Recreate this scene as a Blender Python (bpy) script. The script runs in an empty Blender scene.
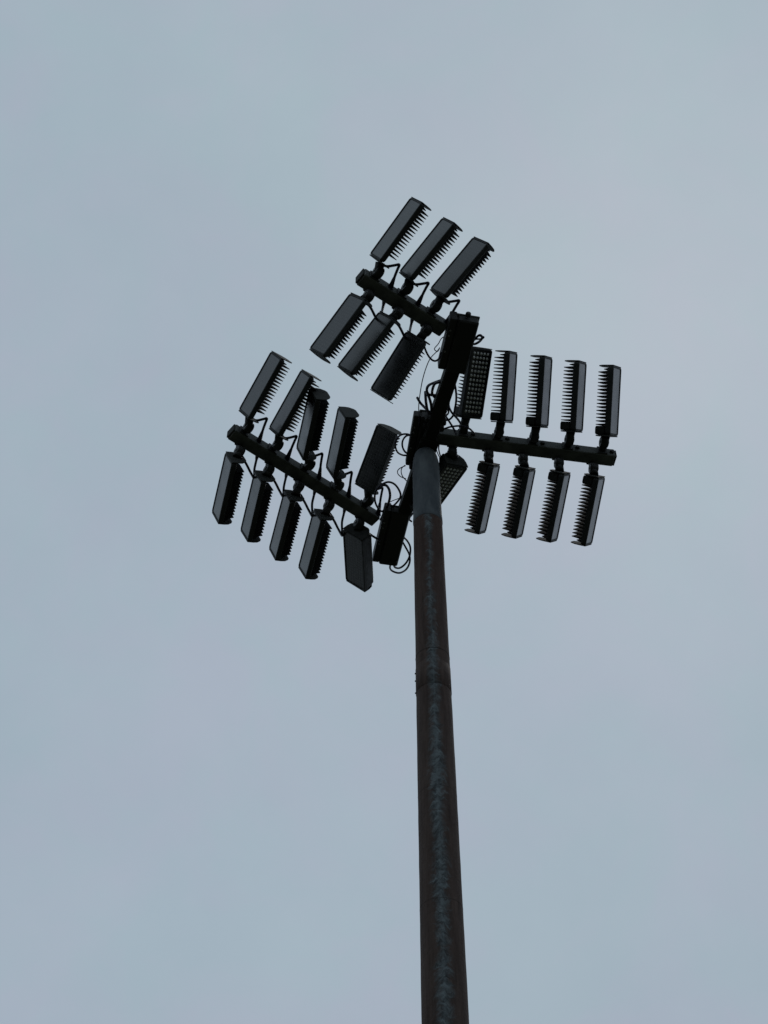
import bpy, math, random
from mathutils import Vector, Matrix, Quaternion
random.seed(7)
R = math.radians

# ---------------------------------------------------------------- scene, camera
scene = bpy.context.scene
col = scene.collection
F_PX = 1480.0
ELEV = R(50.0)
CAM = Vector((0.0, 0.0, 1.6))
RT = Vector((1, 0, 0))
UP = Vector((0, -math.sin(ELEV), math.cos(ELEV)))
FW = Vector((0, math.cos(ELEV), math.sin(ELEV)))

def ray(px, py):
    return FW + RT * ((px - 384) / F_PX) + UP * ((512 - py) / F_PX)

def at_height(px, py, z):
    """sight line through a photo point, met with the horizontal plane z"""
    d = ray(px, py)
    return CAM + d * ((z - CAM.z) / d.z)

def at_depth(px, py, d):
    return CAM + ray(px, py) * d

def to_px(p):
    d = Vector(p) - CAM; z = d.dot(FW)
    return 384 + F_PX*d.dot(RT)/z, 512 - F_PX*d.dot(UP)/z

def depth(p):
    return (Vector(p) - CAM).dot(FW)

cam_d = bpy.data.cameras.new('camera')
cam = bpy.data.objects.new('camera', cam_d)
col.objects.link(cam)
cam.location = CAM
cam.rotation_euler = (R(90) + ELEV, 0, 0)
cam_d.sensor_fit = 'VERTICAL'
cam_d.sensor_height = 36.0
cam_d.sensor_width = 27.0
cam_d.lens = 36.0 * F_PX / 1024.0
cam_d.clip_start = 0.1
cam_d.clip_end = 5000
scene.camera = cam

PX, PY = 0.3655, 8.0                      # where the mast stands
def height_on_pole(py):
    el = ELEV + math.atan((512-py)/F_PX)
    return CAM.z + (PY - .12) * math.tan(el)
zs0 = height_on_pole(513.5)               # lower rim of the sleeve on the mast top

# ---------------------------------------------------------------- materials
class NT:
    def __init__(self, tree):
        self.t = tree
    def n(self, kind, **kw):
        nd = self.t.nodes.new(kind)
        for k, v in kw.items():
            if k in nd.inputs.keys():
                nd.inputs[k].default_value = v
            else:
                setattr(nd, k, v)
        return nd
    def l(self, a, b):
        self.t.links.new(a, b)
    def math(self, op, a, b=None, clamp=False):
        nd = self.t.nodes.new('ShaderNodeMath'); nd.operation = op; nd.use_clamp = clamp
        for i, v in enumerate((a, b)):
            if v is None: continue
            if isinstance(v, (int, float)): nd.inputs[i].default_value = v
            else: self.l(v, nd.inputs[i])
        return nd.outputs[0]
    def mix(self, fac, a, b):
        nd = self.t.nodes.new('ShaderNodeMix'); nd.data_type = 'RGBA'
        for sock, v in ((nd.inputs[0], fac), (nd.inputs[6], a), (nd.inputs[7], b)):
            if isinstance(v, (int, float)): sock.default_value = v
            elif isinstance(v, tuple): sock.default_value = (*v, 1) if len(v) == 3 else v
            else: self.l(v, sock)
        return nd.outputs[2]
    def ramp(self, fac, lo, hi):
        nd = self.t.nodes.new('ShaderNodeMapRange')
        self.l(fac, nd.inputs[0]); nd.inputs[1].default_value = lo; nd.inputs[2].default_value = hi
        return nd.outputs[0]

def new_mat(name):
    m = bpy.data.materials.new(name); m.use_nodes = True
    m.node_tree.nodes.clear()
    t = NT(m.node_tree)
    out = t.n('ShaderNodeOutputMaterial'); b = t.n('ShaderNodeBsdfPrincipled')
    t.l(b.outputs[0], out.inputs[0])
    return m, t, b

def plain(name, c1, c2, rough=.55, scale=18, spec=.4, metal=0.0, bump=.15, stretch=(1, 1, 1)):
    m, t, b = new_mat(name)
    tc = t.n('ShaderNodeTexCoord'); mp = t.n('ShaderNodeMapping'); mp.inputs['Scale'].default_value = stretch
    t.l(tc.outputs['Object'], mp.inputs[0])
    nz = t.n('ShaderNodeTexNoise', Scale=scale, Detail=6.0, Roughness=.6); t.l(mp.outputs[0], nz.inputs['Vector'])
    f = t.ramp(nz.outputs[0], .35, .68)
    t.l(t.mix(f, c1, c2), b.inputs['Base Color'])
    t.l(t.math('ADD', t.math('MULTIPLY', f, .15), rough - .07), b.inputs['Roughness'])
    b.inputs['Specular IOR Level'].default_value = spec
    b.inputs['Metallic'].default_value = metal
    if bump:
        n2 = t.n('ShaderNodeTexNoise', Scale=scale * 9, Detail=3.0); t.l(mp.outputs[0], n2.inputs['Vector'])
        bp = t.n('ShaderNodeBump', Strength=bump, Distance=.002); t.l(n2.outputs[0], bp.inputs['Height'])
        t.l(bp.outputs[0], b.inputs['Normal'])
    return m

M = {}
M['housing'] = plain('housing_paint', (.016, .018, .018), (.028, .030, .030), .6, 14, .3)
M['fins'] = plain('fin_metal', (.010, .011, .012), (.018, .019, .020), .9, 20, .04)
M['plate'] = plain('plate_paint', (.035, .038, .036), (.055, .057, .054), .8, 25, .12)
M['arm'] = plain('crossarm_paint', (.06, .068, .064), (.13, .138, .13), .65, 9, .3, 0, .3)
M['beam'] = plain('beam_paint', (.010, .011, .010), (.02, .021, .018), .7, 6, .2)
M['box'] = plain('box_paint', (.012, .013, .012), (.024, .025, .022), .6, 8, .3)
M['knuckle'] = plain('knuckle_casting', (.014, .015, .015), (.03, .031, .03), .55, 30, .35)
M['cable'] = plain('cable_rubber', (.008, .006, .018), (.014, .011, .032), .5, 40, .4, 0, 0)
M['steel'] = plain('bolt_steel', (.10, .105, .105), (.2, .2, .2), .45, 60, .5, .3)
M['lens_pale'] = plain('clear_lens', (.55, .57, .55), (.72, .74, .72), .35, 60, .5, 0, 0)

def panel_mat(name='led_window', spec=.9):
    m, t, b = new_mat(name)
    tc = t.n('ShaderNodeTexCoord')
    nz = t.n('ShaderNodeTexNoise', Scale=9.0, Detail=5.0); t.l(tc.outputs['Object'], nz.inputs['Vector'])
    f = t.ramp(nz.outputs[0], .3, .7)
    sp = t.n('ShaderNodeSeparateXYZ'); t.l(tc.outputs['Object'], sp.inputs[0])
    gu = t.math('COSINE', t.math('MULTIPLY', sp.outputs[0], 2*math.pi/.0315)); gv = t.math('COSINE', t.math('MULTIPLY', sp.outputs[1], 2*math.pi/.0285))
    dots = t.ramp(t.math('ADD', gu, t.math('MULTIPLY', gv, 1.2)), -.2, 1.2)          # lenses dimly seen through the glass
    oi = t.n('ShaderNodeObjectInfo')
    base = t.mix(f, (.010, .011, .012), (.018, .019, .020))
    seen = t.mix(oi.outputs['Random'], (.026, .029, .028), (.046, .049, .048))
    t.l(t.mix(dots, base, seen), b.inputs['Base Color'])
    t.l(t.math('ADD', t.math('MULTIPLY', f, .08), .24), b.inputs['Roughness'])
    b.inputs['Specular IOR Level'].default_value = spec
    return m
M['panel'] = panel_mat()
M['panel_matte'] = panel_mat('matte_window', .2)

def shaft_mat():
    """brown weathered steel with a ragged strip of grey sky reflection painted into the colour"""
    m, t, b = new_mat('weathered_steel')
    tc = t.n('ShaderNodeTexCoord'); sp = t.n('ShaderNodeSeparateXYZ'); t.l(tc.outputs['Object'], sp.inputs[0])
    # angle around the pole measured from the side that faces the camera (-y)
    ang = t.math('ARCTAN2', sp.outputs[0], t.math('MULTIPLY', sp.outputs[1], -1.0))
    cb = t.n('ShaderNodeCombineXYZ'); t.l(ang, cb.inputs[0]); t.l(sp.outputs[2], cb.inputs[2])
    def noise(sx, sz, scale, detail=6.0, rough=.6, off=0.0, dist=0.0):
        mp = t.n('ShaderNodeMapping'); mp.inputs['Scale'].default_value = (sx, 1, sz); mp.inputs['Location'].default_value = (off, off, off)
        t.l(cb.outputs[0], mp.inputs[0])
        nz = t.n('ShaderNodeTexNoise', Scale=scale, Detail=detail, Roughness=rough, Distortion=dist); t.l(mp.outputs[0], nz.inputs['Vector'])
        return nz.outputs[0]
    # painted reflection ripples fan down, so the noise is read along a chevron
    chev = t.math('ADD', sp.outputs[2], t.math('ADD', t.math('MULTIPLY', t.math('ABSOLUTE', ang), .05), t.math('MULTIPLY', noise(1.2, 3.0, 1.0, 4.0, .6, 12.0), .22)))
    cc = t.n('ShaderNodeCombineXYZ'); t.l(ang, cc.inputs[0]); t.l(chev, cc.inputs[2])
    def cnoise(sx, sz, scale, detail=6.0, rough=.6, off=0.0, dist=0.0):
        mp = t.n('ShaderNodeMapping'); mp.inputs['Scale'].default_value = (sx, 1, sz); mp.inputs['Location'].default_value = (off, off, off)
        t.l(cc.outputs[0], mp.inputs[0])
        nz = t.n('ShaderNodeTexNoise', Scale=scale, Detail=detail, Roughness=rough, Distortion=dist); t.l(mp.outputs[0], nz.inputs['Vector'])
        return nz.outputs[0]
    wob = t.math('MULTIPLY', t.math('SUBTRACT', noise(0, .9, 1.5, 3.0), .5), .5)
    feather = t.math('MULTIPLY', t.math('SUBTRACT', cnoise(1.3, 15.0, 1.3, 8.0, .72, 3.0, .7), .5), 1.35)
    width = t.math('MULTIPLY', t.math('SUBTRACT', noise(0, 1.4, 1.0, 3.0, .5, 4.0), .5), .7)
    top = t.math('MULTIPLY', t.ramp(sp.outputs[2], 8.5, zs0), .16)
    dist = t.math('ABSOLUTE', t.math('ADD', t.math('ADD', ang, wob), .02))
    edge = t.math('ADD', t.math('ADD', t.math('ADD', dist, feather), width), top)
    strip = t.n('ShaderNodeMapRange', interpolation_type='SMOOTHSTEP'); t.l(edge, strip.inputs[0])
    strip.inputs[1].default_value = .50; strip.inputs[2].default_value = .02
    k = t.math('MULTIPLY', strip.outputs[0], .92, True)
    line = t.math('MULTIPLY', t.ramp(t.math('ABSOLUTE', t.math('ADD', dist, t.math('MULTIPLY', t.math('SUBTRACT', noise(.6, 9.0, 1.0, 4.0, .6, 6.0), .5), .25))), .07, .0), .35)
    sheen = t.mix(t.ramp(cnoise(1.8, 20.0, 1.2, 8.0, .72, 2.0, .7), .40, .63), (.026, .033, .035), (.15, .182, .192))  # sky reflection painted as light and dark grey-blue ripples
    sheen = t.mix(line, sheen, (.14, .165, .172))  # brighter core of the painted reflection
    rust = t.mix(t.ramp(noise(1.6, 1.3, 2.0, 8.0, .68), .34, .66), (.040, .026, .021), (.086, .060, .050))
    red = t.math('MULTIPLY', t.ramp(sp.outputs[2], zs0 - 2.0, zs0), t.ramp(noise(2.5, .7, 2.0, 5.0, .6, 8.0), .3, .6))
    rust = t.mix(t.math('MULTIPLY', red, .5), rust, (.068, .034, .026))
    speck = t.ramp(noise(9.0, 9.0, 4.0, 3.0, .6, 7.0), .62, .72)
    rust = t.mix(t.math('MULTIPLY', speck, .45), rust, (.014, .012, .011))
    t.l(t.mix(k, rust, sheen), b.inputs['Base Color'])
    b.inputs['Specular IOR Level'].default_value = .18
    t.l(t.math('SUBTRACT', .78, t.math('MULTIPLY', k, .2)), b.inputs['Roughness'])
    h = t.math('ADD', t.math('MULTIPLY', cnoise(1.5, 24.0, 1.2, 6.0, .65, 1.0), .8), t.math('MULTIPLY', k, .4))
    bp = t.n('ShaderNodeBump', Strength=.8, Distance=.008); t.l(h, bp.inputs['Height']); t.l(bp.outputs[0], b.inputs['Normal'])
    return m
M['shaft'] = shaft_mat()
M['sleeve'] = plain('dull_zinc', (.034, .044, .053), (.135, .152, .160), .65, 6, .22, 0, .3, (1, 1, .35))
M['band'] = plain('band_steel', (.016, .014, .013), (.04, .034, .03), .75, 12, .15)

def ground_mat():
    m, t, b = new_mat('mown_grass')
    tc = t.n('ShaderNodeTexCoord')
    n1 = t.n('ShaderNodeTexNoise', Scale=.35, Detail=8.0, Roughness=.65); t.l(tc.outputs['Object'], n1.inputs['Vector'])
    n2 = t.n('ShaderNodeTexNoise', Scale=28.0, Detail=6.0, Roughness=.7); t.l(tc.outputs['Object'], n2.inputs['Vector'])
    c = t.mix(t.ramp(n1.outputs[0], .35, .65), (.05, .054, .036), (.08, .08, .058))
    c = t.mix(t.math('MULTIPLY', t.ramp(n2.outputs[0], .35, .7), .6), c, (.036, .04, .024))
    t.l(c, b.inputs['Base Color']); b.inputs['Roughness'].default_value = .9; b.inputs['Specular IOR Level'].default_value = .15
    bp = t.n('ShaderNodeBump', Strength=.6, Distance=.03); t.l(n2.outputs[0], bp.inputs['Height']); t.l(bp.outputs[0], b.inputs['Normal'])
    return m
M['ground'] = ground_mat()
M['concrete'] = plain('footing_concrete', (.25, .24, .22), (.36, .35, .32), .85, 9, .2)

# ---------------------------------------------------------------- mesh helpers
class MB:
    def __init__(s): s.v = []; s.f = []; s.sm = []
    def add(s, vs, fs, smooth=False):
        o = len(s.v); s.v += [tuple(v) for v in vs]
        for f in fs: s.f.append([i + o for i in f]); s.sm.append(smooth)
        return s
    def box(s, lo, hi, mat=None, ch=0.0):
        (a, b, c), (d, e, f) = lo, hi
        if ch <= 0:
            vs = [(a,b,c),(d,b,c),(d,e,c),(a,e,c),(a,b,f),(d,b,f),(d,e,f),(a,e,f)]
            fs = [(0,3,2,1),(4,5,6,7),(0,1,5,4),(1,2,6,5),(2,3,7,6),(3,0,4,7)]
        else:
            vs = []; fs = []
            def ring(z, i):
                o = len(vs)
                for x, y in ((a+i+ch,b+i),(d-i-ch,b+i),(d-i,b+i+ch),(d-i,e-i-ch),(d-i-ch,e-i),(a+i+ch,e-i),(a+i,e-i-ch),(a+i,b+i+ch)): vs.append((x,y,z))
                return o
            r = [ring(c, ch), ring(c+ch, 0), ring(f-ch, 0), ring(f, ch)]
            for p, q in zip(r, r[1:]):
                for k in range(8): fs.append((p+k, p+(k+1)%8, q+(k+1)%8, q+k))
            fs.append(tuple(r[0]+k for k in range(7,-1,-1))); fs.append(tuple(r[3]+k for k in range(8)))
        if mat: vs = [mat @ Vector(v) for v in vs]
        return s.add(vs, fs)
    def cyl(s, p, q, r0, r1=None, n=16, caps=True, bev=0.0):
        p, q = Vector(p), Vector(q); r1 = r0 if r1 is None else r1
        ax = (q - p).normalized(); L = (q - p).length
        a = ax.orthogonal().normalized(); b = ax.cross(a)
        prof = [(0, r0), (L, r1)] if not bev else [(0, r0-bev), (bev, r0), (L-bev, r1), (L, r1-bev)]
        vs = []; fs = []
        for h, r in prof:
            for k in range(n):
                t = 2*math.pi*k/n; vs.append(p + ax*h + (a*math.cos(t)+b*math.sin(t))*r)
        for j in range(len(prof)-1):
            for k in range(n): fs.append((j*n+k, j*n+(k+1)%n, (j+1)*n+(k+1)%n, (j+1)*n+k))
        s.add(vs, fs, True)
        if caps:
            o = len(s.v) - len(vs); m = (len(prof)-1)*n
            s.f.append([o+k for k in range(n-1,-1,-1)]); s.sm.append(False)
            s.f.append([o+m+k for k in range(n)]); s.sm.append(False)
        return s
    def lathe(s, prof, n=40, wob=None):
        vs = []; fs = []
        for z, r in prof:
            for k in range(n):
                t = 2*math.pi*k/n; vs.append((r*math.cos(t), r*math.sin(t), z))
        for j in range(len(prof)-1):
            for k in range(n): fs.append((j*n+k, j*n+(k+1)%n, (j+1)*n+(k+1)%n, (j+1)*n+k))
        s.add(vs, fs, True)
        o = len(s.v)-len(vs); m = (len(prof)-1)*n
        s.f.append([o+k for k in range(n-1,-1,-1)]); s.sm.append(False)
        s.f.append([o+m+k for k in range(n)]); s.sm.append(False)
        return s
    def prism(s, pts, z0, z1, mat=None):
        n = len(pts)
        vs = [(x, y, z0) for x, y in pts] + [(x, y, z1) for x, y in pts]
        fs = [tuple(range(n-1,-1,-1)), tuple(range(n, 2*n))] + [(k,(k+1)%n,n+(k+1)%n,n+k) for k in range(n)]
        if mat: vs = [mat @ Vector(v) for v in vs]
        return s.add(vs, fs)
    def tube(s, pts, r, n=8, sub=5, r_end=None):
        P = [Vector(p) for p in pts]
        Q = []
        for i in range(len(P)-1):
            p0 = P[i-1] if i else P[0]*2-P[1]; p1, p2 = P[i], P[i+1]; p3 = P[i+2] if i+2 < len(P) else P[-1]*2-P[-2]
            for j in range(sub):
                t = j/sub
                Q.append(.5*((2*p1)+(p2-p0)*t+(2*p0-5*p1+4*p2-p3)*t*t+(3*p1-p0-3*p2+p3)*t**3))
        Q.append(P[-1])
        vs = []; fs = []; up = None
        for i, q in enumerate(Q):
            t = (Q[min(i+1, len(Q)-1)] - Q[max(i-1, 0)]).normalized()
            if up is None: up = t.orthogonal().normalized()
            up = (up - t*up.dot(t)).normalized(); w = t.cross(up)
            rr = r if r_end is None else r + (r_end-r)*i/(len(Q)-1)
            for k in range(n):
                a = 2*math.pi*k/n; vs.append(q + (up*math.cos(a)+w*math.sin(a))*rr)
        for i in range(len(Q)-1):
            for k in range(n): fs.append((i*n+k, i*n+(k+1)%n, (i+1)*n+(k+1)%n, (i+1)*n+k))
        m = (len(Q)-1)*n
        s.add(vs, fs, True)
        o = len(s.v)-len(vs)
        s.f.append([o+k for k in range(n-1,-1,-1)]); s.sm.append(False)
        s.f.append([o+m+k for k in range(n)]); s.sm.append(False)
        return s
    def mesh(s, name, mat):
        me = bpy.data.meshes.new(name); me.from_pydata(s.v, [], s.f); me.validate()
        for p, sm in zip(me.polygons, s.sm): p.use_smooth = sm
        me.materials.append(mat); me.update()
        return me
    def build(s, name, mat, parent=None, inv=None):
        if inv is not None: s.v = [tuple(inv @ Vector(v)) for v in s.v]
        o = bpy.data.objects.new(name, s.mesh(name, mat)); col.objects.link(o)
        if parent: o.parent = parent
        return o

def tag(o, label=None, cat=None, group=None, kind=None):
    if label: o['label'] = label
    if cat: o['category'] = cat
    if group: o['group'] = group
    if kind: o['kind'] = kind
    return o

def empty(name, mat):
    o = bpy.data.objects.new(name, None); col.objects.link(o); o.matrix_world = mat
    o.empty_display_size = .1
    return o

# ---------------------------------------------------------------- ground
g = MB(); N = 24; S = 1500.0
for i in range(N + 1):
    for j in range(N + 1):
        u, v = (i/N*2-1), (j/N*2-1)
        g.v.append((math.copysign(abs(u)**2, u)*S, math.copysign(abs(v)**2, v)*S, 0))
for i in range(N):
    for j in range(N):
        g.f.append([i*(N+1)+j, (i+1)*(N+1)+j, (i+1)*(N+1)+j+1, i*(N+1)+j+1]); g.sm.append(False)
tag(g.build('ground', M['ground']), kind='structure')

# ---------------------------------------------------------------- mast
Z_TOP = 11.93
mast = empty('floodlight_mast', Matrix.Translation((PX, PY, 0)))
tag(mast, 'tall round brown weathered steel mast carrying three crossarms of floodlights', 'light mast')
z1, r1 = height_on_pole(1024), .1425
r_top = .1205
def rad(z): return r1 + (r_top - r1) * (z - z1) / (zs0 - z1)
prof = []
zz = .06
while zz < zs0 + .05:
    prof.append((zz, rad(zz) + random.uniform(-.0007, .0007))); zz += .09
prof.append((zs0 + .06, rad(zs0)))
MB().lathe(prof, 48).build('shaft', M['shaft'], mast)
sl = [(zs0-.0005, .1208), (zs0, .1216), (zs0+.012, .1240), (zs0+.04, .1240), (zs0+.09, .1212), (zs0+.2, .1195)]
sl += [(Z_TOP-.20, .117), (Z_TOP-.13, .113), (Z_TOP-.07, .105), (Z_TOP-.03, .096), (Z_TOP-.008, .086), (Z_TOP, .07)]
MB().lathe(sl, 40).build('top_sleeve', M['sleeve'], mast)
# clamp band with its buckle, and two weld seams
zb0, zb1 = height_on_pole(683), height_on_pole(659)
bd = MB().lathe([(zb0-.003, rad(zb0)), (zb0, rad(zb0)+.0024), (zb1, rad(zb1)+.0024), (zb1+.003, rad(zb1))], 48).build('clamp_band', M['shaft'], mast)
for h in (.02, .5, .8):
    a = R(183 + h*4); z = zb0 + (zb1-zb0)*h
    c = Vector((math.cos(a), math.sin(a), 0)); bk = MB()
    bk.cyl(c*(rad(z)-.004)+Vector((0,0,z)), c*(rad(z)+.009)+Vector((0,0,z)), .006, n=8)
    bk.build('buckle_bolt', M['band'], bd)
for py, h in ((648, .004), (786, .0015), (899, .0015)):
    z = height_on_pole(py)
    MB().lathe([(z-h, rad(z)-.001), (z-h*.4, rad(z)+h*.4), (z+h*.4, rad(z)+h*.4), (z+h, rad(z)-.001)], 48).build('weld_seam', M['band'], mast)
# foot
b = MB(); b.box((-.3, -.3, .03), (.3, .3, .06), ch=.008); b.build('base_plate', M['sleeve'], mast)
for sx in (-1, 1):
    for sy in (-1, 1):
        b = MB(); b.cyl((sx*.24, sy*.24, .05), (sx*.24, sy*.24, .13), .016, n=12); b.cyl((sx*.24, sy*.24, .06), (sx*.24, sy*.24, .085), .03, n=6)
        b.build('anchor_bolt', M['steel'], mast)
b = MB(); b.box((-.55, -.55, -.4), (.55, .55, .03), ch=.02); b.build('footing', M['concrete'], mast)
mast_inv = Matrix.Translation((-PX, -PY, 0))

# beam across the top
Zbeam = 11.935
bA, bB = at_height(455, 366, Zbeam), at_height(404.5, 516, Zbeam)
bd_dir = (bB - bA).normalized(); bd_side = Vector((0,0,1)).cross(bd_dir).normalized()   # side points to -x
def frame(o, x, y, z):
    return Matrix(((x.x,y.x,z.x,o.x),(x.y,y.y,z.y,o.y),(x.z,y.z,z.z,o.z),(0,0,0,1)))
FB = frame(bA, bd_dir, bd_side, Vector((0,0,1)))
BL = (bB-bA).length
beam = MB()
beam.box((-.02, -.062, 0), (BL+.06, .062, .115), FB, .012)
cb_o = beam.build('cross_beam', M['beam'], mast, mast_inv)
sd = MB()   # saddle at the pole and stiffener lugs on the beam
t0 = (Vector((PX, PY, Zbeam)) - bA).dot(bd_dir)
sd.box((t0-.16, -.085, -.012), (t0+.14, .085, -.002), FB, .004)
for k in (-.34, -.27, .2):
    sd.box((t0+k-.02, -.095, .01), (t0+k+.02, .095, .10), FB, .01)
for k in (-.13, .11):
    for y in (-.07, .07):
        p = FB @ Vector((t0+k, y, -.03)); q = FB @ Vector((t0+k, y, .02)); sd.cyl(p, q, .011, n=6)
sd.build('saddle', M['beam'], cb_o, mast_inv)

# crossarms
ZA = 12.02
ARM = {'T': ((359.5, 279), (444, 332.0)), 'L': ((230.3, 434.2), (376, 522.8)), 'R': ((615.2, 461.6), (436, 439.2))}
AW, AH = .062, .100
arm_f = {}
for k, (p, q) in ARM.items():
    A, B = at_height(*p, ZA), at_height(*q, ZA)
    x = (B-A).normalized(); y = Vector((0,0,1)).cross(x)
    fr = frame(A, x, y, Vector((0,0,1))); L = (B-A).length
    arm_f[k] = (A, x, y, L, fr)
    m = MB(); m.box((0.012, -AW, 0), (L, AW, AH), fr, .007)
    ao = m.build('crossarm', M['arm'], mast, mast_inv)
    c = MB(); c.box((-.004, -AW+.006, .006), (.0115, AW-.006, AH-.006), fr, .004); c.build('end_cap', M['plate'], ao, mast_inv)

# ---------------------------------------------------------------- floodlight master meshes
L0, W0, D0 = .59, .24, .15
def rrect(hw, lo, hi, r, n=4):
    pts = []
    for cx, cy, a0 in ((hi-r, hw-r, 0), (lo+r, hw-r, 90), (lo+r, -hw+r, 180), (hi-r, -hw+r, 270)):
        for k in range(n+1):
            a = R(a0 + 90*k/n); pts.append((cx+r*math.cos(a), cy+r*math.sin(a)))
    return pts
def ring_body(loops):
    """loops: list of (points, z); bridged in order, first and last filled"""
    m = MB(); n = len(loops[0][0]); vs = []; fs = []
    for pts, z in loops: vs += [(x, y, z) for x, y in pts]
    for j in range(len(loops)-1):
        for k in range(n): fs.append((j*n+k, j*n+(k+1)%n, (j+1)*n+(k+1)%n, (j+1)*n+k))
    fs.append(tuple(range(n-1,-1,-1))); o = (len(loops)-1)*n; fs.append(tuple(o+k for k in range(n)))
    return m.add(vs, fs)
hw = W0/2
body = ring_body([(rrect(hw-.014, .014, L0-.014, .02), -.052), (rrect(hw-.003, .003, L0-.003, .022), -.046), (rrect(hw, 0, L0, .024), -.036),
                  (rrect(hw, 0, L0, .024), -.004), (rrect(hw-.004, .004, L0-.004, .022), 0),
                  (rrect(hw-.014, .014, L0-.014, .014), 0), (rrect(hw-.016, .016, L0-.016, .012), -.008)])
ME = {'housing': body.mesh('housing', M['housing'])}
pn = MB().prism(rrect(hw-.0165, .0165, L0-.0165, .011), -.0078, -.0055)
ME['led_panel'] = pn.mesh('led_panel', M['panel'])
ME['led_panel_matte'] = pn.mesh('led_panel_matte', M['panel_matte'])
def lens_mesh(mat, nm, nu, nv, rad, hgt, vw):
    m = MB()
    for i in range(nu):
        for j in range(nv):
            u = .050 + (L0-.094)*i/(nu-1); v = -vw + 2*vw*j/(nv-1)
            vs = []; n = 8
            for h, q in ((0, 1.0), (.55, .86), (1.0, .5)):
                for k in range(n):
                    a = 2*math.pi*(k+.5)/n; vs.append((u+rad*q*math.cos(a), v+rad*q*math.sin(a), -.0054+hgt*h))
            fs = [(q*n+k, q*n+(k+1)%n, (q+1)*n+(k+1)%n, (q+1)*n+k) for q in range(2) for k in range(n)] + [tuple(2*n+k for k in range(n))]
            m.add(vs, fs, True)
    return m.mesh(nm, mat)
ME['lens_pale'] = lens_mesh(M['lens_pale'], 'lens_grid_pale', 14, 5, .0128, .007, .074); 
def fin(m, u, full=1.0):
    zb, zt = -.048, -.048 - (D0-.053)*full
    b, t = .0088, .0030; wb, wt = hw-.008, hw-.04
    vs = [(u-b,-wb,zb),(u+b,-wb,zb),(u+b,wb,zb),(u-b,wb,zb),(u-t,-wt,zt),(u+t,-wt,zt),(u+t,wt,zt),(u-t,wt,zt)]
    # shoulder point gives the plate its sloping ends
    m.add(vs, [(0,3,2,1),(4,5,6,7),(0,1,5,4),(1,2,6,5),(2,3,7,6),(3,0,4,7)])
hs = MB()
for i in range(16): fin(hs, .088 + i*.0300)
fin(hs, .562, .5)
hs.box((.02, -hw+.02, -.056), (L0-.02, hw-.02, -.0525))
ME['heat_sink'] = hs.mesh('heat_sink', M['fins'])
def end_plate(u0, u1, tip, holes=True):
    m = MB()
    out = [(-hw+.006, -.004), (hw-.006, -.004), (hw-.004, -.06), (hw-.012, -.10), (hw-.045, -tip+.012), (hw-.07, -tip), (-hw+.07, -tip), (-hw+.045, -tip+.012), (-hw+.012, -.10), (-hw+.004, -.06)]
    hc = (0.03, -tip+.045); hr = .0075
    n = len(out)
    hole = []
    for x, y in out:
        a = math.atan2(y-hc[1], x-hc[0]); hole.append((hc[0]+hr*math.cos(a), hc[1]+hr*math.sin(a)))
    vs = [(u0, x, y) for x, y in out] + [(u1, x, y) for x, y in out] + [(u0, x, y) for x, y in hole] + [(u1, x, y) for x, y in hole]
    fs = []
    for k in range(n):
        q = (k+1) % n
        fs += [(k, q, n+q, n+k), (k, 2*n+k, 2*n+q, q), (n+k, n+q, 3*n+q, 3*n+k), (2*n+k, 3*n+k, 3*n+q, 2*n+q)]
    return m.add(vs, fs)
ME['end_plate'] = end_plate(L0+.0005, L0+.0075, D0).mesh('end_plate', M['plate'])
mp_ = end_plate(-.010, -.001, D0); ME['mount_plate'] = mp_.mesh('mount_plate', M['plate'])
dc = MB(); dc.box((.002, -hw+.02, -D0+.006), (.075, hw-.02, -.054), ch=.008)
rc = ring_body([(rrect(hw-.03, .03, L0-.03, .03), -D0+.008), (rrect(hw-.010, .010, L0-.010, .03), -D0+.03), (rrect(hw-.002, .002, L0-.002, .024), -.0465)])
ME['rear_cover'] = rc.mesh('rear_cover', M['housing'])
ME['driver_cover'] = dc.mesh('driver_cover', M['housing'])

def add_child(parent, name, me, sc=1.0):
    o = bpy.data.objects.new(name, me); col.objects.link(o); o.parent = parent; return o

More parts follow.
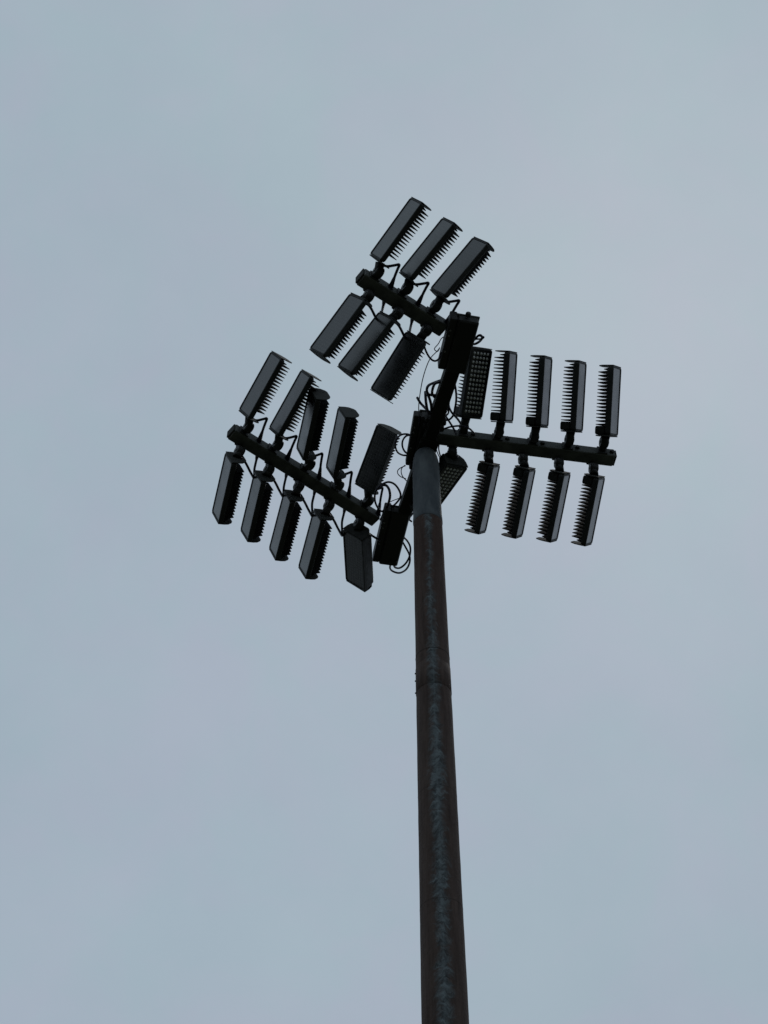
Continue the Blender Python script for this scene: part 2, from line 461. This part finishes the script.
# mount point and axes (length, width, face normal) of every floodlight, in metres
POSES = {
    'T1': ([-0.0759, 6.1149, 12.0975], [[0.5922, -0.3825, -0.7092], [-0.6712, 0.2528, -0.6968], [0.4458, 0.8887, -0.1071]]),
    'T2': ([0.1651, 6.2608, 12.0665], [[0.629, -0.3832, -0.6764], [-0.6317, 0.2553, -0.732], [0.4532, 0.8877, -0.0815]]),
    'T3': ([0.4355, 6.4488, 12.1044], [[0.6388, -0.4996, -0.585], [-0.5673, 0.2077, -0.7969], [0.5196, 0.841, -0.1508]]),
    'T4': ([-0.2169, 6.365, 11.9068], [[-0.587, 0.5493, -0.5947], [0.5799, -0.2273, -0.7823], [-0.5649, -0.8041, -0.1851]]),
    'T5': ([0.0155, 6.5331, 11.8922], [[-0.6076, 0.5167, -0.6032], [0.5852, -0.2222, -0.7798], [-0.537, -0.8268, -0.1673]]),
    'T6': ([0.2583, 6.7322, 11.8787], [[-0.531, 0.6715, -0.5169], [0.6875, -0.0152, -0.7261], [-0.4954, -0.7409, -0.4535]]),
    'L1': ([-1.232, 7.6676, 12.0768], [[0.4935, -0.4414, -0.7494], [-0.7394, 0.2407, -0.6287], [0.4579, 0.8644, -0.2077]]),
    'L2': ([-0.9778, 7.8379, 12.0475], [[0.4928, -0.4002, -0.7726], [-0.7328, 0.2879, -0.6166], [0.4692, 0.87, -0.1514]]),
    'L3': ([-0.7557, 8.0895, 12.0543], [[0.2217, -0.3024, -0.9271], [-0.9529, 0.1346, -0.2718], [0.207, 0.9436, -0.2583]]),
    'L4': ([-0.4928, 8.2861, 12.032], [[0.201, -0.3187, -0.9263], [-0.948, 0.175, -0.2659], [0.2469, 0.9316, -0.2669]]),
    'L5': ([-0.1866, 8.5191, 12.0883], [[0.3484, -0.7235, -0.596], [-0.8601, 0.006, -0.5102], [0.3727, 0.6903, -0.6201]]),
    'L6': ([-1.3636, 7.9746, 11.8445], [[-0.2466, 0.3397, -0.9076], [0.9269, -0.1908, -0.3232], [-0.283, -0.921, -0.2678]]),
    'L7': ([-1.119, 8.1892, 11.8523], [[-0.2458, 0.3522, -0.9031], [0.9215, -0.204, -0.3304], [-0.3006, -0.9134, -0.2745]]),
    'L8': ([-0.8654, 8.3873, 11.8244], [[-0.2592, 0.3111, -0.9144], [0.9172, -0.2174, -0.3339], [-0.3026, -0.9252, -0.229]]),
    'L9': ([-0.6042, 8.6054, 11.8184], [[-0.2562, 0.3352, -0.9067], [0.9157, -0.2163, -0.3387], [-0.3096, -0.917, -0.2515]]),
    'L10': ([-0.2798, 8.9099, 11.8264], [[0.0305, 0.7267, -0.6863], [0.9994, -0.035, 0.0074], [-0.0186, -0.6861, -0.7273]]),
    'R1': ([0.7723, 7.7228, 12.0948], [[0.1435, -0.7908, 0.595], [-0.8378, -0.4171, -0.3523], [0.5268, -0.448, -0.7224]]),
    'R2': ([1.0988, 7.7364, 12.0495], [[0.0596, -0.3695, 0.9273], [-0.8045, -0.5677, -0.1745], [0.5909, -0.7357, -0.3311]]),
    'R3': ([1.4137, 7.7957, 12.062], [[0.0579, -0.3858, 0.9208], [-0.7877, -0.5843, -0.1953], [0.6134, -0.7139, -0.3377]]),
    'R4': ([1.7227, 7.8471, 12.0618], [[0.0529, -0.3951, 0.9171], [-0.7868, -0.582, -0.2053], [0.6149, -0.7108, -0.3416]]),
    'R5': ([2.0375, 7.9038, 12.0735], [[0.0495, -0.4324, 0.9003], [-0.7744, -0.5859, -0.2388], [0.6308, -0.6854, -0.3638]]),
    'R6': ([0.6457, 8.0757, 11.8537], [[-0.4803, 0.8252, 0.2972], [0.877, 0.4583, 0.1445], [-0.0169, 0.33, -0.9438]]),
    'R7': ([0.9923, 8.0315, 11.8028], [[-0.2021, 0.3138, 0.9277], [0.8239, 0.5666, -0.0122], [-0.5294, 0.7619, -0.3731]]),
    'R8': ([1.3096, 8.0865, 11.8125], [[-0.1829, 0.3302, 0.926], [0.8321, 0.5536, -0.0331], [-0.5235, 0.7645, -0.376]]),
    'R9': ([1.6219, 8.1403, 11.8209], [[-0.1833, 0.3534, 0.9174], [0.8252, 0.5625, -0.0518], [-0.5343, 0.7475, -0.3947]]),
    'R10': ([1.9294, 8.1804, 11.8174], [[-0.1775, 0.3711, 0.9115], [0.826, 0.5597, -0.067], [-0.535, 0.741, -0.4058]]),
}


# photo point of each knuckle's round joint
JOINT = {'T1':(378.2,272.2),'T2':(407.3,288),'T3':(436,305.8),'T4':(368.6,295.8),'T5':(398,313),'T6':(426.6,330),
 'L1':(248.4,427.2),'L2':(277.9,444.7),'L3':(309.8,464.3),'L4':(338.6,485.4),'L5':(368.6,500.4),
 'L6':(239.5,451.3),'L7':(268.8,470.1),'L8':(298.8,486.4),'L9':(328.9,505.6),'L10':(358.8,523.8),
 'R1':(463.9,426.7),'R2':(499,432),'R3':(534.2,437.1),'R4':(569.3,439.7),'R5':(604,442.3),
 'R6':(452.1,452.8),'R7':(488.6,455.4),'R8':(523,459.3),'R9':(558.9,463.2),'R10':(593.5,468.4)}
LABEL = {
 'T1':'pale faced floodlight standing at the free end of the short topmost crossarm',
 'T2':'middle floodlight standing above the short topmost crossarm, striped dark grey face',
 'T3':'floodlight standing above the short topmost crossarm, nearest to its end box',
 'T4':'floodlight hanging at the free end of the short topmost crossarm, comb fins showing',
 'T5':'middle floodlight hanging below the short topmost crossarm, dark grey face and comb fins',
 'T6':'black faced floodlight hanging below the short topmost crossarm beside the thin looping wire',
 'L1':'pale faced floodlight standing at the free end of the long left crossarm',
 'L2':'dark tilted floodlight standing second from the free end of the left crossarm',
 'L3':'middle of the five floodlights standing above the left crossarm, rounded end plate showing',
 'L4':'floodlight standing above the left crossarm, beside the wide black faced one there',
 'L5':'wide black faced floodlight standing above the left crossarm, closest to the mast',
 'L6':'light grey edged floodlight hanging at the free end of the left crossarm',
 'L7':'second floodlight hanging below the left crossarm, counted from its free end',
 'L8':'middle of the five floodlights hanging below the left crossarm',
 'L9':'floodlight hanging below the left crossarm, just left of the broad finless upright one',
 'L10':'broad upright floodlight hanging below the left crossarm beside the lower box, no fins showing',
 'R1':'floodlight with a grid of pale lenses standing above the right crossarm beside the beam',
 'R2':'spiky floodlight standing on the right crossarm, just right of the one with pale lenses',
 'R3':'middle of the five floodlights standing above the right crossarm, spiky fins pointing left',
 'R4':'spiky floodlight standing second from the free end of the right crossarm',
 'R5':'spiky floodlight standing at the free end of the right crossarm, pale narrow face',
 'R6':'tilted floodlight under the right crossarm, half hidden behind the mast top',
 'R7':'spiky floodlight hanging below the right crossarm, right of the half hidden one',
 'R8':'middle of the five floodlights hanging below the right crossarm, spiky fins pointing left',
 'R9':'spiky floodlight hanging second from the free end of the right crossarm',
 'R10':'spiky floodlight hanging at the free end of the right crossarm, lowest of its row',
}
SC = {'T': .957, 'L': 1.0, 'R': 1.03}
GROUP = 'LED floodlights mounted along the three crossarms'
lamps = {}
for key, (O, rot) in POSES.items():
    a = key[0]; A, ax, ay, AL, fr = arm_f[a]
    Mw = Matrix(rot).to_4x4(); Mw.translation = Vector(O)
    if key == 'L10': Mw.translation += Vector((-.012, -.03, .03))
    s = SC[a] * (1.07 if key == 'L10' else 1.0)
    lamp = empty('floodlight', Mw @ Matrix.Scale(s, 4))
    tag(lamp, LABEL[key], 'floodlight', GROUP)
    lamps[key] = lamp
    inv = (Mw @ Matrix.Scale(s, 4)).inverted()
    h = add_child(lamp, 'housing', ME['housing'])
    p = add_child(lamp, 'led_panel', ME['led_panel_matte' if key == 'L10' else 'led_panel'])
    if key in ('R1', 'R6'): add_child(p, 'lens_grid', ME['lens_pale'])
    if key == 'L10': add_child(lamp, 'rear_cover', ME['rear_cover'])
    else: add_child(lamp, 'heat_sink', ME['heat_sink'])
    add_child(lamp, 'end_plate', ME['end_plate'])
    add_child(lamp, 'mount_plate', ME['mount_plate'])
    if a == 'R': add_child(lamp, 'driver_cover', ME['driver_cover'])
    # knuckle between the arm and the mount plate
    mc = Mw @ Vector((-.010*s, 0, -.075*s))
    jx, jy = JOINT[key]
    # arm centre point nearest to the joint's sight line
    best = min((( (at_depth(jx, jy, depth(A+ax*t)) - (A+ax*t)).length, t) for t in [AL*i/400 for i in range(401)]))[1]
    upper = int(key[1:]) <= {'T':3,'L':5,'R':5}[a]
    jd = .5*depth(A+ax*best) + .5*depth(mc)
    J = at_depth(jx, jy, jd)
    c = A + ax*((J-A).dot(ax)) + Vector((0,0,AH/2))
    dv = J - c; dv -= ax*dv.dot(ax)
    # foot on the near/far vertical side of the arm
    sgn = 1 if dv.dot(ay) > 0 else -1
    foot = c + ay*sgn*AW
    n_ = ay*sgn
    k = MB()
    k.box((-.046, -.046, .0005), (.046, .046, .014), frame(foot, ax, n_.cross(ax)*1.0, n_), .003)
    k.cyl(foot + n_*.008, J, .030, .034, 12)
    mdir = (mc - J)
    k.cyl(J, mc, .036, .040, 12)
    k.cyl(J - ax*.036, J + ax*.036, .050, n=20, bev=.008)
    ko = k.build('knuckle_mount', M['knuckle'], lamp, inv)
    pb = MB(); pb.cyl(J - ax*.044, J + ax*.044, .015, n=6); pb.build('pivot_bolt', M['steel'], ko, inv)
    # flexible cord with its tapered gland on the arm
    if a in 'TL':
        tdir = ax
        n3 = -Vector((rot[0][2], rot[1][2], rot[2][2]))
        u3 = Vector((rot[0][0], rot[1][0], rot[2][0]))
        S0 = Mw @ Vector((-.012*s, 0, -.115*s))
        E0 = foot + tdir*(.195 if a == 'L' and not upper else .165)
        if key == 'T6':
            d6 = depth(S0)
            pts = [S0] + [at_depth(x, y, d6) for x, y in ((425.5,350),(430,358),(435,361),(439.5,358),(441,352))]
            k = MB().tube(pts, .0085)
        elif key == 'L10':
            d6 = depth(S0) + .03
            k = MB().tube([S0] + [at_depth(x, y, d6) for x, y in ((366,531),(370.5,534.5),(375,537.5),(381,541))], .0105)
        elif upper:
            C1 = S0 + tdir*.105 + u3*.075
            k = MB().tube([S0 - tdir*.02, S0 + tdir*.03 + u3*.012, S0 + tdir*.08 + u3*.055, C1, C1 + (E0 - C1)*.22, C1 + (E0 - C1)*.55, E0 + n_*.02], .0115)
            k.cyl(E0 + (C1-E0)*.42, E0, .013, .024, 10)
            k.cyl(E0 + n_*.006, E0 - n_*.001, .030, n=8)
        else:
            # slack hangs behind the neighbouring head
            (sx_, sy_), (ex_, ey_) = to_px(S0), to_px(E0)
            d0, d1 = depth(S0), depth(E0)
            back = max(d0, d1) + (.22 if a == 'T' else .05)
            G = at_depth(ex_-1.5, ey_+7, d1+.01)
            k = MB().tube([S0 - tdir*.02, at_depth(sx_+4, sy_+4.5, d0+.005), at_depth(sx_+9, sy_+14, d0+.03), at_depth(sx_+13, sy_+21, back),
                           at_depth((sx_+13+ex_-3.2)/2, (sy_+21+ey_+15)/2+1.5, back+.02), at_depth(ex_-3.2, ey_+15, back), G, E0], .0115)
            k.cyl(E0 + (G-E0)*.8, E0, .013, .021, 10)
        k.build('power_cord', M['cable'], lamp, inv)
    else:
        E0 = foot - ax*.09*(1 if upper else 1)
        k = MB(); k.cyl(E0 - n_*.001, E0 + n_*.022, .022, .016, 8); k.build('cable_gland', M['knuckle'], lamp, inv)

# ---------------------------------------------------------------- end boxes on the beam
BOX = [
 ('near', ((457.0,320.0),(443.5,372),23.0), 'black steel box between the short topmost crossarm and the beam, round knob on top'),
 ('mid',  ((420.0,417),(411.0,468),21.0), 'black steel box close behind the mast top, at the inner end of the right crossarm'),
 ('far',  ((390.5,512),(377.5,564.5),20.5), 'black steel box left of the mast top, between the left crossarm and the beam'),
]
ZX = 12.0
for nm, (p, q, wpx), lab in BOX:
    zx = ZX if nm == 'mid' else Zbeam - .012
    P, Q = at_height(*p, zx), at_height(*q, zx)
    x = (Q-P).normalized(); L = (Q-P).length; y = Vector((0,0,1)).cross(x)   # y to the left
    w = wpx * depth(P)/F_PX * 1.0
    y = -y if y.x < 0 else y
    fr = frame(P, x, y, Vector((0,0,1)))
    bx = empty('junction_box', fr); inv = fr.inverted()
    tag(bx, lab, 'junction box', 'steel boxes where the crossarms meet the beam')
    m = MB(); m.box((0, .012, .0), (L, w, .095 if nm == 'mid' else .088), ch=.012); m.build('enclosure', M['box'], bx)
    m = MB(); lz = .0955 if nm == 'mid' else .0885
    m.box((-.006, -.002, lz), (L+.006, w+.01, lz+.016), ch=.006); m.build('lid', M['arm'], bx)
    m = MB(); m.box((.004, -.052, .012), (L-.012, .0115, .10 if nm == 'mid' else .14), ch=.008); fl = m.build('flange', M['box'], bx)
    for t in (.22, .32, .62):
        m = MB(); m.cyl((L*t, -.03, .004), (L*t, -.03, .016), .009, n=6)
        m.build('bolt', M['steel'], fl)
    if nm == 'near':
        m = MB(); m.cyl((-.012, w*.48, .06), (-.05, w*.48, .065), .026, .022, 14, bev=.006); m.build('knob', M['knuckle'], bx)
        m = MB(); m.tube([(L*.36, w-.004, .05), (L*.33, w+.06, .05), (L*.29, w+.075, .05), (L*.28, w+.03, .05)], .007); m.build('lifting_eye', M['cable'], bx)
    else:
        m = MB(); m.cyl((L-.05, w*.6, -.012), (L-.05, w*.6, .004), .018, n=12); m.cyl((L-.06, w*.85, -.012), (L-.06, w*.85, .004), .014, n=12)
        m.build('cable_entry', M['knuckle'], bx)

# ---------------------------------------------------------------- loose cables round the mast top
def zo(ox, oy, s, pts): return [(ox+x/s, oy+y/s) for x, y in pts]
def cable(mb, pts, r, z=12.0, amp=.05, ph=0.0):
    P = [at_height(x, y, z + amp*math.sin(ph + i*1.1)) for i, (x, y) in enumerate(pts)]
    mb.tube(P, r, 8, 5)
A1 = (405, 365, 10.97); A2 = (345, 410, 9.6); A3 = (360, 470, 9.31); A4 = (360, 300, 5.486); A5 = (430, 305, 10.97)
def bundle(name, label, cables):
    first = None
    if len(cables) == 1:
        fr, pts, r, ph = cables[0]; m = MB(); cable(m, zo(*fr, pts), r, ph=ph)
        o = m.build(name, M['cable']); o.location = (0, 0, 0)
    else:
        fr, pts, r, ph = cables[0]
        x, y = zo(*fr, pts)[0]; base = Matrix.Translation(at_height(x, y, 12.0)); o = empty(name, base)
        for fr, pts, r, ph in cables:
            m = MB(); cable(m, zo(*fr, pts), r, ph=ph); m.build('cable', M['cable'], o, base.inverted())
    tag(o, label, 'cable', 'loose cables around the mast top')
bundle('wire', 'thin single wire hanging in a long curve from the topmost box to the mast top', [
  (A4, [(490,190),(450,208),(430,240),(408,268),(425,282),(437,262),(424,280),(380,330),(345,430),(326,540),(322,600),(326,660),(318,720)], .0042, 0)])
bundle('cable_bundle', 'thick black cables looping out on the left of the beam below the topmost box', [
  (A1, [(440,140),(400,165),(330,190),(262,222),(240,265),(250,310),(290,330),(340,330)], .012, 0),
  (A1, [(430,165),(385,185),(330,205),(305,255),(298,310),(320,350)], .012, 1.5),
  (A1, [(224,290),(226,350),(232,420),(242,480),(262,530)], .0125, 2.0),
  (A1, [(232,300),(262,350),(285,430),(290,500)], .0125, 2.6),
  (A1, [(530,150),(465,225),(412,300),(380,380),(352,450),(335,540),(320,640)], .012, .2),
  (A1, [(135,358),(165,410),(205,455),(250,500),(280,540)], .012, .7)])
bundle('cable_bundle', 'tangle of black cables crossing between the beam and the floodlight with visible lenses', [
  (A1, [(535,170),(548,220),(560,300),(562,380),(550,470),(530,550),(490,595),(440,605),(410,590)], .0095, .4),
  (A1, [(470,380),(480,440),(490,480),(520,530),(575,590),(610,640)], .0095, 1.2),
  (A1, [(430,530),(465,590),(505,650),(545,720),(560,760)], .0095, 2.1),
  (A1, [(470,480),(478,520),(455,550),(430,540),(425,500)], .008, 0),
  (A1, [(548,180),(525,260),(486,350),(478,430),(452,500),(425,580),(410,660)], .011, .2),
  (A1, [(430,700),(500,678),(590,668),(660,678),(715,705),(760,750)], .0085, 1.0)])
bundle('cable', 'small black cable loop on the right side of the topmost box', [
  (A5, [(430,425),(490,428),(540,402),(572,362),(556,333),(528,338),(500,368),(470,395)], .0105, 0)])
bundle('cable_bundle', 'pair of round black cable loops left of the mast top beside the wide black floodlight', [
  (A2, [(660,260),(600,232),(535,240),(490,290),(484,350),(505,405),(550,432),(600,436),(650,440)], .0085, .3),
  (A2, [(650,240),(590,248),(556,290),(550,340),(565,385),(595,415),(640,420)], .0085, 1.4)])
bundle('cable_bundle', 'two fine dark wires bulging out between the middle box and the beam', [
  (A2, [(580,535),(535,555),(507,580),(507,610),(535,640),(585,660)], .0045, 0),
  (A2, [(575,530),(545,560),(540,600),(555,640),(590,680)], .0045, 1.0)])
bundle('cable_bundle', 'large double cable loop over the inner end of the left crossarm', [
  (A3, [(250,350),(205,385),(165,350),(140,290),(140,225),(165,170),(215,128),(270,112),(325,135),(365,190),(378,245),(345,300),(285,355),(225,400)], .0095, 0),
  (A3, [(180,150),(235,140),(268,175),(280,235),(268,300),(245,360),(215,420),(190,470)], .0125, 1.1),
  (A3, [(400,250),(360,265),(300,288),(255,312)], .004, 0)])
bundle('cable_bundle', 'two black cables looping around the outer end of the lower left box', [
  (A3, [(400,620),(440,660),(468,720),(462,800),(425,870),(370,912),(325,905),(310,870)], .0095, 0),
  (A3, [(390,660),(425,720),(460,790),(462,860),(430,925),(370,958),(310,945),(280,915),(285,870)], .0095, 1.3),
  (A3, [(520,370),(480,420),(455,455),(480,480)], .0085, .5)])
bundle('cable_bundle', 'pair of thin wires running down beside the right edge of the mast top', [
  ((395,400,10.97), [(440,500),(470,590),(510,670),(545,745),(550,790)], .0045, 0),
  ((395,400,10.97), [(485,470),(480,540),(500,620),(530,690),(540,770)], .006, .6),
  ((395,400,10.97), [(418,500),(425,550),(445,600)], .0045, .6)])

# ---------------------------------------------------------------- light: heavy overcast
SUN_EL, SUN_AZ = R(58), R(20)        # soft sun behind cloud, beyond the mast
w = bpy.data.worlds.new('World'); scene.world = w; w.use_nodes = True
w.node_tree.nodes.clear(); t = NT(w.node_tree)
out = t.n('ShaderNodeOutputWorld'); bg = t.n('ShaderNodeBackground'); t.l(bg.outputs[0], out.inputs[0])
sky = t.n('ShaderNodeTexSky'); sky.sky_type = 'NISHITA'; sky.sun_disc = False
sky.sun_elevation = SUN_EL; sky.sun_rotation = SUN_AZ
tc = t.n('ShaderNodeTexCoord')
n1 = t.n('ShaderNodeTexNoise', Scale=3.2, Detail=4.0, Roughness=.5, Distortion=.3); t.l(tc.outputs['Generated'], n1.inputs['Vector'])
n2 = t.n('ShaderNodeTexNoise', Scale=2.3, Detail=3.0, Roughness=.45); 
mp = t.n('ShaderNodeMapping'); mp.inputs['Location'].default_value = (3.1, 1.7, .4); t.l(tc.outputs['Generated'], mp.inputs[0]); t.l(mp.outputs[0], n2.inputs['Vector'])
K = 10.0
cA = tuple(c*K for c in (.370, .440, .522)); cB = tuple(c*K for c in (.382, .472, .535)); cC = tuple(c*K for c in (.375, .442, .525))
cl = t.mix(t.ramp(n1.outputs[0], .28, .74), cA, cB)
cl = t.mix(t.math('MULTIPLY', t.ramp(n2.outputs[0], .4, .65), .5), cl, cC)
sz = t.n('ShaderNodeSeparateXYZ'); t.l(tc.outputs['Generated'], sz.inputs[0])
low = t.ramp(t.math('SUBTRACT', sz.outputs[2], t.math('MULTIPLY', sz.outputs[0], .5)), .64, .30)   # overcast dims towards the horizon
cl = t.mix(t.math('MULTIPLY', low, .5), cl, tuple(c*K for c in (.360, .405, .478)))
n3 = t.n('ShaderNodeTexNoise', Scale=9.0, Detail=7.0, Roughness=.62, Distortion=.5); t.l(mp.outputs[0], n3.inputs['Vector'])
n4 = t.n('ShaderNodeTexNoise', Scale=5.5, Detail=6.0, Roughness=.6); t.l(tc.outputs['Generated'], n4.inputs['Vector'])
tint = t.mix(t.ramp(n3.outputs[0], .38, .62), (.968, 1.008, .982), (1.022, .986, .994))      # patches of thin and thick cloud
tint2 = t.mix(t.ramp(n4.outputs[0], .3, .7), (.965, .968, .972), (1.03, 1.028, 1.02))
def mul(a, b_):
    nd = t.t.nodes.new('ShaderNodeMix'); nd.data_type = 'RGBA'; nd.blend_type = 'MULTIPLY'; nd.inputs[0].default_value = 1
    t.l(a, nd.inputs[6]); t.l(b_, nd.inputs[7]); return nd.outputs[2]
cl = mul(mul(cl, tint), tint2)
mx = t.mix(.93, sky.outputs[0], cl)
t.l(mx, bg.inputs[0]); bg.inputs[1].default_value = .1

sd_ = bpy.data.lights.new('sun', 'SUN'); sd_.energy = .6; sd_.angle = R(25); sd_.color = (1, .97, .92)
sun = bpy.data.objects.new('sun', sd_); col.objects.link(sun)
dirv = Vector((math.sin(SUN_AZ)*math.cos(SUN_EL), math.cos(SUN_AZ)*math.cos(SUN_EL), math.sin(SUN_EL)))
sun.rotation_euler = dirv.to_track_quat('Z', 'Y').to_euler(); sun.location = dirv*60

scene.view_settings.view_transform = 'Standard'; scene.view_settings.look = 'None'
scene.view_settings.exposure = 0; scene.view_settings.gamma = 1; scene.view_settings.use_curve_mapping = False
scene.render.engine = 'CYCLES'; scene.cycles.use_denoising = True
scene.cycles.max_bounces = 6
